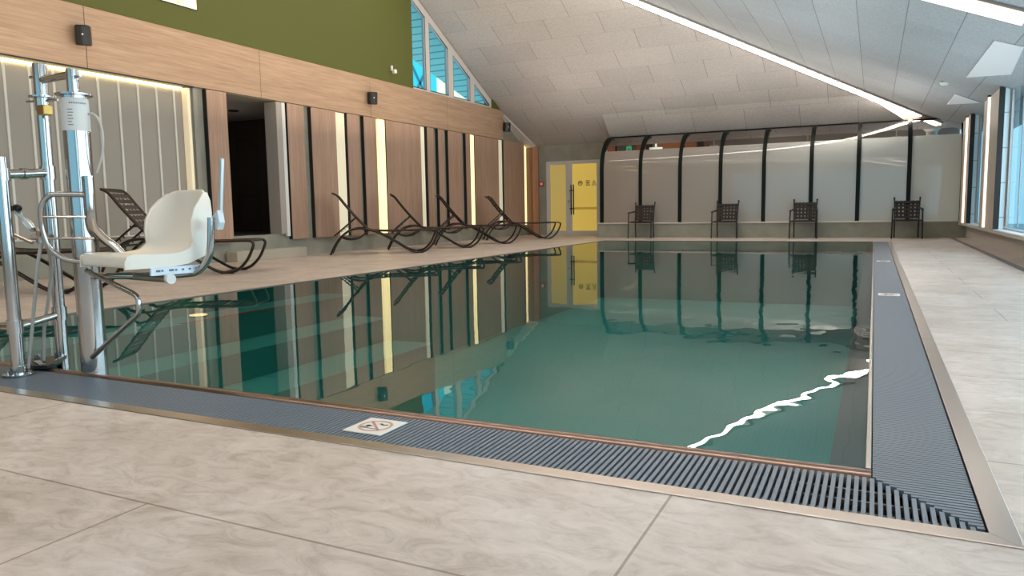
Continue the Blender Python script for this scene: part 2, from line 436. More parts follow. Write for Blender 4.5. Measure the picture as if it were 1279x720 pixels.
# clerestory window
wn = empty('window_1', (0,0,0), kind=ST)
m = MB()
FX0, FX1 = -9.88, -9.78
edges = [(14.889,14.93),(15.548,15.714),(16.585,16.83),(17.71,17.942),(18.80,18.90)]
for a, b in edges: m.prism([(a,3.64),(b,3.64),(b,zA(b)-.12),(a,zA(a)-.12)], 'x', FX0, FX1)
m.prism([(14.889,zA(14.889)-.02),(14.889,zA(14.889)-.20),(18.90,zA(18.90)-.20),(18.90,zA(18.90)-.02)], 'x', FX0-.002, FX1+.002)
m.prism([(14.889,3.6385),(18.9,3.6385),(18.9,3.69),(14.889,3.69)], 'x', FX0-.002, FX1+.002)
m.build('window_frame', M_frame, wn)
for a, b in ((14.93,15.548),(15.714,16.585),(16.83,17.71),(17.942,18.80)):
    m = MB(); z0 = 3.692
    m.add([(-9.83,a,z0),(-9.83,b,z0),(-9.83,b,zA(b)-.205),(-9.83,a,zA(a)-.205)], [(0,1,2,3)]); m.build('pane', M_glass, wn)
    m = MB(); d = .022
    q0 = [(a,z0),(b,z0),(b,zA(b)-.2),(a,zA(a)-.2)]; q1 = [(a+d,z0+d),(b-d,z0+d),(b-d,zA(b)-.2-d*1.3),(a+d,zA(a)-.2-d)]
    m.add([(-9.785,*q) for q in q0]+[(-9.785,*q) for q in q1], [(i,(i+1) % 4,4+(i+1) % 4,4+i) for i in range(4)])
    m.build('gasket', M_black, wn)
# lit recess in the green wall
wn = empty('window_2', (0,0,0), kind=ST)
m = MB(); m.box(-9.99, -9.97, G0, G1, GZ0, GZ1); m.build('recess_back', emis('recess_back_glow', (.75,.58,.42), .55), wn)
m = MB()
m.box(-9.97,-9.735,G0,G1,GZ0,GZ0+.03); m.box(-9.97,-9.735,G1-.03,G1,GZ0+.03,GZ1-.03); m.box(-9.97,-9.735,G0,G0+.03,GZ0+.03,GZ1-.03); m.box(-9.97,-9.735,G0,G1,GZ1-.03,GZ1)
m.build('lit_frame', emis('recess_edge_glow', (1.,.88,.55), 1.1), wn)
m = MB(); m.box(-9.735,-9.722,G0-.02,G1+.01,GZ0-.018,GZ0-.001); m.build('recess_sill_shadow', M_black, wn)
# verge trim
m = MB()
m.add([(-9.79,19.55,zA(19.55)-.015),(-9.79,21.17,zA(21.17)-.015),(-9.40,21.17,zA(21.17)-.015),(-9.70,19.55,zA(19.55)-.015),
       (-9.79,19.55,zA(19.55)-.10),(-9.79,21.17,zA(21.17)-.10),(-9.42,21.17,zA(21.17)-.07),(-9.71,19.55,zA(19.55)-.06)],
      [(0,1,2,3),(7,6,5,4),(0,3,7,4),(3,2,6,7),(2,1,5,6),(1,0,4,5)])
m.build('trim_1', mat('verge_trim', (.66,.60,.55), .6), kind=ST)
# doorway in the left wall with dark room behind
dr = empty('door_1', (0,0,0), kind=ST)
m = MB(); m.box(-9.999, -9.722, 10.38, 10.52, .42, 2.80); m.build('tiled_jamb', M_jamb, dr)
m = MB(); m.box(-9.76, -9.718, 10.52, 10.60, .38, 2.80); m.build('white_edge_strip', M_white, dr)
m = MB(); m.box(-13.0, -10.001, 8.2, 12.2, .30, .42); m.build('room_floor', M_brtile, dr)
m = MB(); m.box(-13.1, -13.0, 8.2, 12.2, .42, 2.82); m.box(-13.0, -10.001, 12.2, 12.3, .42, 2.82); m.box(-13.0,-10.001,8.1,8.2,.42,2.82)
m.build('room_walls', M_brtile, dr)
m = MB(); m.box(-13.1, -10.001, 8.1, 12.3, 2.815, 2.9); m.build('room_ceiling', mat('room_ceiling_grey', (.35,.33,.30), .8), dr)
o = empty('ceiling_spotlight', (-11.3, 10.9, 2.815), label='small dark round ceiling fitting inside the dark doorway', cat='ceiling light')
k = MB(); k.lathe([(.02,0),(.10,0),(.10,-.02),(.07,-.03),(.02,-.03)]); k.build('housing', M_blackp, o, smooth=True)
o = empty('door_step', label='low grey stone step below the dark doorway', cat='step')
m = MB(); m.box(-9.735, -9.49, 9.07, 10.76, .001, .175); m.build('step_block', mat('stone_step', (.42,.38,.30), .6), o, bevel=.005)

# strip lights in wall gaps; soft light of cream gaps painted as emission
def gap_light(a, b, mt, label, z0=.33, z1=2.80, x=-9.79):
    k = MB(); k.box(XW+.001, -9.735 if mt is M_ledy else -9.765, a, b, z0, z1); return tag(k.build('wall_gap_light', mt), label, 'strip light')
gap_light(13.46, 13.70, M_ledy, 'bright yellow vertical wall light nearest the camera, between oak panels behind the second lounger')
gap_light(17.535, 17.755, M_ledy, 'bright yellow vertical wall light just left of the fourth far lounger backrest')
gap_light(20.93, 21.095, M_ledy, 'bright yellow vertical wall light beside the brown corner column')
gap_light(12.03, 12.35, M_gapcream, 'pale cream vertical gap with painted glow behind the first far lounger backrest')
gap_light(15.12, 15.345, M_gapcream, 'pale cream vertical gap with painted glow between two wide oak panels, right of the nearest bright one')
gap_light(19.19, 19.49, M_gapcream, 'pale cream vertical gap with painted glow behind the farthest lounger')
m = MB(); m.box(-9.895, -9.87, 3.62, 8.49, 2.765, 2.795)
tag(m.build('cove_light', M_ledcove), 'long warm cove light along the top of the grey wall niche', 'strip light')

# corner column
o = empty('corner_column', label='reddish brown wooden column in the far left corner beside the yellow door', cat='column')
m = MB(); m.box(-9.719, -9.52, 21.10, 21.175, .001, 2.72); m.build('dark_face', M_cwood2, o)
m = MB(); m.box(-9.519, -9.34, 21.10, 21.175, .001, 2.72); m.build('light_face', M_cwood, o)

# ---------------- far wall with yellow door
DX0, DX1, DZ = -9.09, -7.36, 2.24
wbk = empty('wall_back', kind=ST)
m = MB(); m.box(-9.80, DX0, YB, YB+.15, 0, 2.9); m.box(DX0, DX1, YB, YB+.15, DZ, 2.9); m.box(DX1, -6.86, YB, YB+.15, 0, 2.9)
m.build('door_wall', M_wallgrey, wbk)
dr = empty('door_2', (0,0,0), kind=ST)
F = .055
m = MB()
m.box(DX0+.001, DX0+.12, YB-.02, YB+.06, 0.001, DZ); m.box(DX1-.10, DX1, YB-.02, YB+.06, .001, DZ)
m.box(DX0+.12, DX1-.10, YB-.02, YB+.06, DZ-.10, DZ); m.box(DX0+.12, DX1-.10, YB-.02, YB+.06, .001, .13)
m.box(-8.45, -8.25, YB-.02, YB+.06, .13, DZ-.10)
m.build('door_frame', M_frame, dr)
m = MB(); m.box(DX0+.12, -8.45, YB+.01, YB+.03, .13, DZ-.10); m.build('side_glass', M_yellow2, dr)
m = MB(); m.box(-8.25, DX1-.10, YB+.01, YB+.03, .13, DZ-.10); m.build('door_glass', M_yellow, dr)
m = MB()
for xx, yy in ((-8.26, YB-.07), (-8.18, YB-.075)): m.tube([(xx,yy,.62),(xx,yy,1.52)], .017, 10)
for zz in (.80, 1.34): m.tube([(-8.32,YB-.07,zz),(-8.16,YB-.07,zz)], .012, 8); m.tube([(-8.26,YB-.07,zz),(-8.26,YB+.0,zz)], .012, 8)
m.build('door_handle', M_brown, dr, smooth=True)
m = MB(); m.lathe([(.01,0),(.04,0),(.04,.02),(.01,.02)], (0,0,0), 12)
o = m.build('lock', M_steel, dr); o.rotation_euler = (PI/2,0,0); o.location = (-8.36, YB-.02, 1.02)
m = MB(); m.box(-8.25, DX1-.10, YB+.003, YB+.008, .77, .84); m.build('door_rail', mat('rail_yellow', (.45,.30,.05), .5, Emission_Color=(.6,.4,.07,1), Emission_Strength=.3), dr)  # rail behind the glass, drawn as a darker yellow bar
# three dark pictograms on the door glass
m = MB(); zc = 1.56; yf = YB+.004
N = 24; vs = []
for i in range(N):
    t = 2*PI*i/N; vs += [(-7.99+.075*math.cos(t), yf, zc+.075*math.sin(t)), (-7.99+.052*math.cos(t), yf, zc+.052*math.sin(t))]
m.add(vs, [(2*i, 2*((i+1) % N), 2*((i+1) % N)+1, 2*i+1) for i in range(N)])
m.box(-8.05,-7.93,yf,yf+.003,zc-.01,zc+.012); m.box(-8.02,-7.96,yf,yf+.003,zc+.012,zc+.035)
for dz in (-.065, 0, .065): m.box(-7.82, -7.68, yf, yf+.003, zc+dz-.010, zc+dz+.010)
m.bar((-7.80,yf,zc-.06),(-7.70,yf,zc+.06), .003, .014); m.bar((-7.80,yf,zc+.06),(-7.70,yf,zc-.06), .003, .014)
for a, b in (((-7.62,zc-.07),(-7.555,zc+.075)),((-7.555,zc+.075),(-7.49,zc-.07)),((-7.62,zc-.065),(-7.49,zc-.065))):
    m.bar((a[0],yf,a[1]),(b[0],yf,b[1]), .003, .016)
m.box(-7.563,-7.547,yf,yf+.003,zc-.04,zc+.03)
m.build('door_pictograms', M_icon, dr)
# fire alarm call point
o = empty('alarm_call_point', label='small red alarm call point with white centre beside the yellow door', cat='alarm')
m = MB(); m.box(-9.315, -9.175, YB-.05, YB, 1.50, 1.65); m.build('red_housing', mat('alarm_red', (.60,.05,.03), .4), o, bevel=.008)
m = MB(); m.box(-9.28, -9.21, YB-.056, YB-.0505, 1.535, 1.61); m.build('white_plate', M_white, o)

hx = lambda y: (3.329 - zA(y))/.413
# ---------------- plinth and curved glazed partition
m = MB(); m.box(-6.86, 1.868, 19.56, 19.95, .001, .36); pl = m.build('partition_plinth', M_wallgrey)
tag(pl, 'low grey masonry plinth carrying the curved glass partition behind the chairs', 'plinth')
m = MB(); m.box(-6.875, 1.868, 19.535, 19.97, .3605, .395); m.build('coping', mat('coping_pale', (.60,.56,.50), .5), pl, bevel=.004)
gp = empty('glass_partition', (0,0,0), label='curved glazed partition of clear and frosted panels between dark ribs across the far end', cat='glass partition')
RIB = [-6.78,-5.69,-4.62,-3.58,-2.515,-1.41,-.37,.70,1.78]
def arc(a): t = math.radians(a); return (20.61-.95*math.cos(t), 1.83+.95*math.sin(t))
path = [(19.66,.396)] + [arc(a) for a in range(0, 91, 6)]
def ribmesh(x, w=.055, d=.10):
    k = MB(); n = len(path); vs = []
    for i, (y, z) in enumerate(path):
        a = 0 if i == 0 else math.radians((i-1)*6)
        ny, nz = -math.cos(a), math.sin(a)
        for dx, dn in ((-w,.03),(w,.03),(w,-d+.03),(-w,-d+.03)):
            vs.append((x+dx*.5, y+ny*dn, z+nz*dn))
    fs = [(0,3,2,1)] + [(i*4+j, i*4+(j+1) % 4, (i+1)*4+(j+1) % 4, (i+1)*4+j) for i in range(n-1) for j in range(4)] + [tuple((n-1)*4+j for j in range(4))]
    k.add(vs, fs); return k
for i, x in enumerate(RIB): ribmesh(x, .105 if i in (0, 8) else .09).build('rib', M_rib, gp)
fa = 33
m = MB(); m.tube([(-6.84,20.60,2.79),(1.84,20.60,2.79)], .022, 8); m.build('top_rail', M_rib, gp, smooth=True)
for i in range(8):
    x0, x1 = RIB[i]+.03, RIB[i+1]-.03
    def sheet(ps):
        k = MB(); v = []
        for y, z in ps: v += [(x0,y,z),(x1,y,z)]
        k.add(v, [(2*j, 2*j+1, 2*j+3, 2*j+2) for j in range(len(ps)-1)]); return k
    ps = [(19.66,.40)] + [(19.66, .40+1.43*q/6) for q in range(1,6)] + [arc(a) for a in range(0, fa+1, 3)]
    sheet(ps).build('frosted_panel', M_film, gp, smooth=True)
    sheet([arc(a) for a in range(fa, 91, 3)]).build('clear_panel', M_acryl, gp, smooth=True)
m = MB(); pp = [(19.68,.396)] + [arc(a) for a in range(0,91,10)] + [(YB, 2.78),(YB,.396)]
m.prism(pp, 'x', -6.83, -6.82); m.build('end_panel', M_acryl, gp)
# header and corridor behind the glass
m = MB(); m.box(-6.86, 1.95, 20.64, 21.40, 2.80, 2.875); m.cur = 1; ya = 19.9; m.add([(-6.86,ya,zA(ya)-.002),(hx(ya)-.15,ya,zA(ya)-.002),(hx(20.60)-.15,20.60,2.812),(-6.86,20.60,2.812),(-6.86,20.63,2.812),(hx(20.60)-.15,20.63,2.812),(-6.86,20.63,zA(20.63)),(hx(20.63)-.15,20.63,zA(20.63))],
      [(0,3,2,1),(3,4,5,2),(4,6,7,5),(0,6,4,3),(1,2,5,7),(0,1,7,6)])
m.cur = 0; m.box(hx(20.6)-.149, 1.95, 20.66, 20.70, 2.7601, 3.06); m.build('trim_2', [M_pinkwood, M_ceilA], kind=ST)
m = MB(); m.box(-7.9, 1.95, 21.405, 23.9, 2.80, 2.88); m.build('corridor_ceiling', M_pinkwood, kind=ST)
m = MB(); m.box(-7.9, 1.95, 22.9, 23.0, 0, 2.80); m.box(-8.0,-7.9,21.33,23.0,0,2.80); m.build('wall_corridor', mat('corridor_wall', (.28,.26,.235), .8), kind=ST)
dr = empty('door_3', kind=ST)
m = MB(); m.box(-6.75, -4.60, 22.82, 22.895, .001, 2.76); m.build('wood_cladding', M_orangewood, dr)
m = MB(); m.box(-6.42,-6.22,22.79,22.815,.001,2.74); m.box(-4.86,-4.66,22.79,22.815,.001,2.74); m.build('dark_slot', M_black, dr)
m = MB(); m.box(-6.75,-4.60,22.77,22.785,2.40,2.44); m.build('shelf_line', M_brown, dr)
def dome(loc, s, label, mt=M_white, glow=None):
    o = empty('corridor_lamp', loc, label=label, cat='lamp', group=None)
    k = MB(); k.lathe([(.01,.05*s),(.20*s,.05*s),(.20*s,.03*s),(.15*s,-.04*s),(.08*s,-.07*s),(.01,-.075*s)]); k.build('shade', mt, o, smooth=True)
    k = MB(); k.box(-.025*s,.025*s,-.02,.02,.05*s, 2.79-loc[2]); k.build('stem', mt, o)
    return o
dome((-5.95,22.2,2.53), 1., 'white bowl shaped emergency lamp with a green underside behind the glass', emis('green_white', (.72,.85,.76), .8))
for i, (x, z, l) in enumerate(((-4.24,2.53,'small white corridor lamp seen above the third frosted panel'),(-1.71,2.49,'small white corridor lamp seen above the fifth frosted panel'),(.46,2.51,'small white corridor lamp seen above the seventh frosted panel'))):
    dome((x,22.2,z), .62, l)
o = empty('exit_sign', label='small green exit sign hanging behind the leftmost glass bay', cat='sign')
m = MB(); m.box(-6.78,-6.62,21.9,21.92,2.46,2.64); m.build('plate', emis('exit_green', (.05,.45,.22), .7), o)
m = MB(); m.box(-6.70,-6.67,21.885,21.899,2.49,2.60); m.box(-6.74,-6.66,21.886,21.898,2.53,2.55); m.box(-6.71,-6.69,21.93,21.95,2.64,2.80); m.build('pictogram', M_white, o)
o = empty('round_pillar', label='pale round pillar behind the rightmost frosted panel', cat='column')
m = MB(); m.cyl(1.26, 22.0, .001, 2.79, .13); m.build('shaft', M_white, o, smooth=True)
m = MB(); m.lathe([(.13,0),(.30,.16),(.30,.19),(.13,.19)], (1.26,22.0,2.60)); m.build('capital', M_white, o, smooth=True)

# ---------------- right wall: low wall, piers, window bays
m = MB(); m.box(XR, 2.15, Y0, 23.9, 0, .30); m.box(XU, 2.15, Y0, 23.9, .3005, .345)
m.build('wall_right', M_wallpale, kind=ST)
m = MB(); m.box(1.95,2.12,Y0,21.3,2.64,2.70); m.build('window_head', M_wallpale, kind=ST)
M_reveal = mat('pale_reveal', (.60,.62,.63), .5)
rv = brick(M_reveal, coords(M_reveal, rot=(PI/2,0,0)), 5, .55, (.72,.86,.92), (.70,.84,.90), (.33,.42,.48), .008); base(M_reveal, rv.outputs['Color'])
def pier(name, y0, y1, led_y, label):
    o = empty(name, (0,0,0), label=label, cat='wall pier')
    short = 'nearer window pier' if y0 < 15 else 'far pier beside the glass partition'
    k = MB(); k.box(1.735, 1.93, y0, y1, .346, 2.60); k.build('pier_body', mat('pier_beige', (.52,.45,.38), .6), o)
    k = MB(); k.box(1.80, 1.865, y0-.012, y0-.001, .346, 2.59); k.build('reveal', M_reveal, o)
    k = MB(); k.box(XU, 1.798, y0-.03, y0-.0005, .346, 2.605); k.build('dark_corner_profile', M_black, o)
    if led_y:
        k = MB(); k.box(1.703, 1.734, led_y, led_y+.03, .36, 2.585); l = k.build('pier_strip_light', M_ledpink)
        tag(l, 'pinkish white vertical light on the ' + short, 'strip light')
        k = MB(); k.box(1.690, 1.734, led_y+.031, led_y+.05, .355, 2.60); k.build('light_channel', M_frame, l)
        k = MB(); k.box(1.685, 1.734, led_y-.01, led_y+.05, 2.586, 2.612); k.build('end_cap', M_black, l)
    return o
pier('window_pier', 14.15, 16.08, 15.25, 'beige wall pier between the two right hand windows')
pier('window_pier', 18.06, 19.62, 18.65, 'beige wall pier at the right end of the glass partition')
pier('window_pier', -2.0, -1.0, None, 'beige wall pier behind the camera')
for i, (a, b) in enumerate(((16.08,18.045),(-1.0,14.13),(Y0,-2.02))):
    wn = empty('window_%d' % (i+3), kind=ST)
    XG = 1.90
    k = MB(); k.box(XG-.03,XG+.03,a,b,.346,.385); k.box(XG-.03,XG+.03,a,b,2.56,2.64)
    ys = [a]; st = 1.05
    while ys[-1]+st < b-.3: ys.append(ys[-1]+st)
    if i == 1: ys = [b - st*q - (.0 if q == 0 else .0) for q in range(int((b-a)/st)+1)]
    for q in ys: k.box(XG-.006,XG+.006,q-.03,q+.03,.42,2.56)
    k.box(XG-.006,XG+.006,a,a+.05,.42,2.56); k.box(XG-.012,XG+.012,b-.05,b,.42,2.56)
    k.build('window_frame', mat('alu_frame', (.45,.50,.54), .4), wn)
    k = MB(); k.add([(XG,a,.40),(XG,b,.40),(XG,b,2.58),(XG,a,2.58)], [(3,2,1,0)]); k.build('pane', M_winglass, wn)
    k = MB(); k.box(XU, XG-.03, a, b, .3455, .36); k.build('window_sill', mat('sill_white', (.72,.74,.75), .4), wn)
m = MB(); m.box(1.55, 1.64, 3.0, 19.4, .0005, .003)
tag(m.build('floor_drain', mat('drain_grey', (.17,.17,.18), .4, .5)), 'long narrow grey drain channel in the deck beside the right wall', 'drain')

# ---------------- front wall behind the camera with window
m = MB(); m.box(-10.0, 2.15, Y0-.15, Y0, 0, .35); m.prism([(-10,.35),(-7.5,.35),(-7.5,7.4),(-10,7.4)], 'y', Y0-.15, Y0)
m.prism([(-7.5,2.9),(2.15,2.9),(2.15,3.0),(-7.5,6.6)], 'y', Y0-.15, Y0); m.box(1.6,2.15,Y0-.15,Y0,.35,2.9)
m.build('wall_front', M_wallpale, kind=ST)
wn = empty('window_7', kind=ST)
k = MB()
for q in (-7.5,-5.7,-3.9,-2.1,-.3,1.55): k.box(q,q+.06,Y0-.1,Y0-.03,.35,2.9)
k.box(-7.5,1.6,Y0-.1,Y0-.03,.35,.42); k.box(-7.5,1.6,Y0-.1,Y0-.03,2.83,2.9); k.build('window_frame', M_frame, wn)
k = MB(); k.add([(-7.5,Y0-.06,.35),(1.6,Y0-.06,.35),(1.6,Y0-.06,2.9),(-7.5,Y0-.06,2.9)], [(3,2,1,0)]); k.build('pane', M_winglass, wn)

# ---------------- ceiling
m = MB(); H = .06
def slab(ps, cur):
    m.cur = cur; n = len(ps); v = ps + [(x,y,z+H) for x,y,z in ps]
    m.add(v, [tuple(range(n-1,-1,-1)), tuple(range(n,2*n))] + [(i,(i+1) % n,n+(i+1) % n,n+i) for i in range(n)])
hx = lambda y: (3.329 - zA(y))/.413
slab([(-10.0,YB+.2,zA(YB+.2)),(hx(YB+.2),YB+.2,zA(YB+.2)),(-10.0,21.18-(3.329+.413*10.0-2.73)/.51,3.329+4.13)], 0)
yc = 21.18-(3.329+.413*10.0-2.73)/.51
slab([(-10.0,Y0-.15,zB(-10.0)),(-10.0,yc,zB(-10.0)),(hx(YB+.2),YB+.2,zB(hx(YB+.2))),(2.12,YB+.2,zB(2.12)),(2.12,Y0-.15,zB(2.12))], 1)
m.build('ceiling', [M_ceilA, M_ceilB], kind=ST)

def along(p0, p1, nrm, w, h0, h1, mb):
    """box following p0-p1, width w, from h0 to h1 below the ceiling along nrm"""
    p0 = Vector(p0); p1 = Vector(p1); t = (p1-p0).normalized(); nrm = Vector(nrm); nrm = (nrm - t*nrm.dot(t)).normalized(); s_ = t.cross(nrm).normalized()
    v = []
    for p in (p0, p1):
        for i, j in ((-1,h0),(1,h0),(1,h1),(-1,h1)): v.append(p + s_*i*w/2 + nrm*j)
    mb.add(v, [(0,3,2,1),(4,5,6,7),(0,1,5,4),(1,2,6,5),(2,3,7,6),(3,0,4,7)])
nA = Vector((0,-.51,-1)).normalized(); nB = Vector((-.413,0,-1)).normalized(); nh = (nA+nB).normalized()
P0 = (hx(12.25),12.25,zA(12.25)); P1 = (hx(21.1),21.1,zA(21.1))
hl = empty('hip_line_light', label='very long bright linear ceiling light running diagonally down to the far right corner', cat='ceiling light')
m = MB(); along(P0, P1, nh, .30, .0, .085, m); m.build('housing', mat('light_housing', (.34,.31,.29), .5), hl)
m = MB(); along(P0, P1, nh, .17, .086, .10, m); m.build('diffuser', M_led, hl)
def cross_light(y, label):
    o = empty('cross_ceiling_light', label=label, cat='ceiling light')
    a, b = (-8.8, y, zB(-8.8)), (1.40, y, zB(1.40))
    k = MB(); along(a, b, nB, .56, .004, .03, k); k.build('trough', mat('trough_edge', (.22,.19,.17), .5), o)
    k = MB(); along(a, b, nB, .50, .031, .045, k); k.build('glowing_trough', M_ledtrough, o)
    k = MB(); along((a[0],y-.06,a[2]), (b[0],y-.06,b[2]), nB, .12, .046, .06, k); k.build('diffuser', M_led, o)
cross_light(9.72, 'wide warm white linear ceiling light crossing the upper right corner of the ceiling')
cross_light(3.6, 'added out-of-view linear ceiling light crossing above the near end of the pool')  # unseen strip, added for the light it gives the near end
cross_light(-2.0, 'added linear ceiling light behind the camera')  # likewise invented for the lighting, out of view
for poly, label in (([(1.264,14.195),(1.276,11.176),(1.577,11.097),(1.704,12.944)],'larger pale access panel in the bluish ceiling near the right window'),([(1.271,17.816),(1.277,16.199),(1.70,16.306)],'smaller pale access panel in the ceiling above the far pier')):
    m = MB(); n = len(poly); v = [(x,y,zB(x)-.003) for x, y in poly] + [(x,y,zB(x)-.014) for x, y in poly]
    m.add(v, [tuple(range(n)), tuple(range(2*n-1,n-1,-1))] + [(q,(q+1) % n,n+(q+1) % n,n+q) for q in range(n)])
    tag(m.build('ceiling_access_panel', mat('panel_pale', (.66,.68,.69), .5)), label, 'access panel')
o = empty('smoke_detector', (1.04,15.3,zB(1.04)-.002), label='small round white smoke detector on the bluish ceiling', cat='smoke detector')
m = MB(); m.lathe([(.01,0),(.075,0),(.075,-.02),(.05,-.045),(.01,-.045)]); m.build('body', M_white, o, smooth=True)

# ---------------- exterior seen through the windows
m = MB()
m.add([(-10.0,12.5,zA(12.5)),(-10.0,20.0,zA(20.0)),(-10.07,20.0,zA(20.0)),(-12.9,12.5,zA(12.5))], [(0,1,2,3)])
tag(m.build('roof_soffit', M_soffit), 'teal boarded roof overhang seen through the high window', 'roof', kind=ST)
o = empty('outdoor_building', label='cyan and pale yellow building outside the high window', cat='building')
m = MB(); m.box(-17.0,-16.0, 20.0, 26.2, 0, 9.0); m.build('cyan_facade', M_cyanb, o)
m = MB(); m.box(-17.0,-16.0, 26.2, 36.0, 0, 9.0); m.build('pale_facade', M_paleb, o)
m = MB(); m.bar((-15.97,24.3,5.0),(-15.97,25.4,6.3),.02,.12); m.bar((-15.97,24.4,6.3),(-15.97,25.5,5.1),.02,.12); m.build('cross_brace', mat('teal_brace', (.02,.30,.40), .5), o)
m = MB(); m.box(2.13, 3.1, Y0, 23.0, 2.62, 2.70); m.build('trim_3', mat('eave_grey', (.40,.44,.47), .7), kind=ST)
m = MB(); m.box(2.16, 30, -20, 40, -.3, -.2); m.build('ground', mat('outdoor_ground', (.42,.46,.46), .9), kind=ST)

# ------------------------------------------------------------------ speakers, sensor
def speaker(y, z, label):
    o = empty('wall_speaker', (XL+.002, y, z), label=label, cat='speaker', group=None)
    k = MB(); k.prism([(.06,-.10),(.21,-.085),(.24,.0),(.21,.085),(.06,.10)], 'z', -.13, .13); b = k.build('cabinet', M_blackp, o, bevel=.02)
    b.rotation_euler = (0, math.radians(8), math.radians(-38)); b.location = (0,0,0)
    k = MB(); k.tube([(0,0,0),(.05,0,0)], .05, 16); k.tube([(.05,0,0),(.09,0,0)], .022, 12); k.build('bracket', M_blackp, o, smooth=True)
    k = MB(); k.lathe([(.002,0),(.011,0),(.011,.006),(.002,.006)]); q = k.build('badge', M_white, b); q.rotation_euler = (0, PI/2, 0); q.location = (.239,0,.01)
for y, z, l in ((6.80,3.235,'black wall speaker nearest the camera, high on the oak band'),(13.22,3.21,'black wall speaker in the middle of the oak band'),):
    speaker(y, z, l)
o = empty('s', (0,0,0)); bpy.data.objects.remove(o)
speaker(19.62, 3.19, 'black wall speaker past the end of the oak band, under the ceiling slope')
o = empty('motion_sensor', (XL+.002, 14.0, 3.90), label='small white motion sensor on the green wall left of the high window', cat='sensor')
m = MB(); m.box(0,.03,-.03,.03,.0,.11); m.build('base', M_white, o, bevel=.005)
m = MB(); m.prism([(.03,-.02),(.12,-.05),(.14,.0),(.12,.05),(.03,.02)], 'z', -.06, .02); m.build('head', M_white, o, bevel=.008)

# ------------------------------------------------------------------ strap arm chairs
def make_chair():
    o = empty('strap_armchair', (0,0,0), label='x', cat='chair', group='strap armchairs along the far pool edge')
    # faces -Y ; front legs wide, back posts narrower
    for s in (-1,1):
        k = MB(); k.tube([(s*.305,-.24,.0),(s*.300,-.23,.40),(s*.297,-.22,.63),(s*.290,-.17,.665)], .016, 8); k.build('front_leg', M_chairm, o, smooth=True)
        k = MB(); k.tube([(s*.245,.26,.0),(s*.245,.22,.25),(s*.245,.20,.44),(s*.25,.245,.70),(s*.262,.30,.915)], .016, 8); k.lathe([(.005,0),(.022,.005),(.022,.025),(.005,.04)], (s*.262,.302,.905), 10); k.build('back_post', M_chairm, o, smooth=True)
        k = MB(); k.tube([(s*.290,-.26,.655),(s*.292,-.18,.668),(s*.285,.0,.672),(s*.262,.235,.69)], .019, 8, flat=1.5); k.build('armrest', M_chairm, o, smooth=True)
        k = MB(); k.tube([(s*.300,-.23,.405),(s*.245,.20,.415)], .013, 8); k.build('side_rail', M_chairm, o, smooth=True)
    for a_, b_ in (((-.30,-.23,.405),(.30,-.23,.405)),((-.245,.20,.415),(.245,.20,.415)),((-.25,.245,.80),(.25,.245,.80))):
        k = MB(); k.tube([a_, b_], .014, 8); k.build('cross_rail', M_chairm, o, smooth=True)
    k = MB()
    for i in range(6):
        x = -.20+.08*i; k.bar((x*1.15,-.24,.425),(x,.20,.43), .052, .004)
    for i in range(5):
        y = -.19+.09*i; k.bar((-.285+.01*i,y,.431),(.285-.01*i,y,.431), .052, .004)
    k.build('seat_webbing', M_strap, o)
    k = MB()
    def bp(z): return .20 + (z-.44)*.21
    for i in range(6):
        x = -.205+.082*i; k.bar((x*.96,bp(.45)-.014,.45),(x*1.02,bp(.86)-.014,.86), .050, .004)
    for i in range(5):
        z = .485+.086*i; k.bar((-.25,bp(z)-.019,z),(.25,bp(z)-.019,z), .004, .050)
    k.build('back_webbing', M_strap, o)
    return o
ch = make_chair()
cpos = [(-5.50, 19.16, 'strap armchair farthest left, nearest the yellow door'), (-3.35, 19.16, 'second strap armchair from the yellow door'),
        (-1.51, 19.16, 'third strap armchair from the yellow door'), (.675, 19.16, 'strap armchair farthest right, beyond the end of the side grating')]
for i, (x, y, l) in enumerate(cpos):
    c = ch if i == 0 else copy_tree(ch)
    c.location = (x, y, 0); c['label'] = 'dark ' + l

# ------------------------------------------------------------------ sun loungers
def smoothpath(pts, n=4):
    P = [Vector(p) for p in pts]; out = []
    for i in range(len(P)-1):
        a = P[max(i-1,0)]; b = P[i]; c = P[i+1]; d = P[min(i+2,len(P)-1)]
        for j in range(n):
            t = j/n
            out.append(.5*((2*b) + (c-a)*t + (2*a-5*b+4*c-d)*t*t + (3*b-a-3*c+d)*t**3))
    out.append(P[-1]); return [tuple(q) for q in out]
RAIL = [(0,0),(.09,.18),(.21,.34),(.37,.455),(.55,.49),(.74,.46),(.95,.38),(1.18,.25),(1.37,.13),(1.52,.045),(1.66,.016),(1.80,.055),(1.92,.17),(1.99,.30),(2.02,.395),(1.99,.435)]
SEAT = [(.70,.455),(1.0,.437),(1.3,.432),(1.6,.435),(1.85,.44),(1.99,.435)]
BACK = [(.72,.455),(.49,.70),(.30,.93),(.17,1.10),(.08,1.155)]
SUB = [(.22,.325),(.32,.288),(.44,.285),(.56,.32),(.69,.42)]
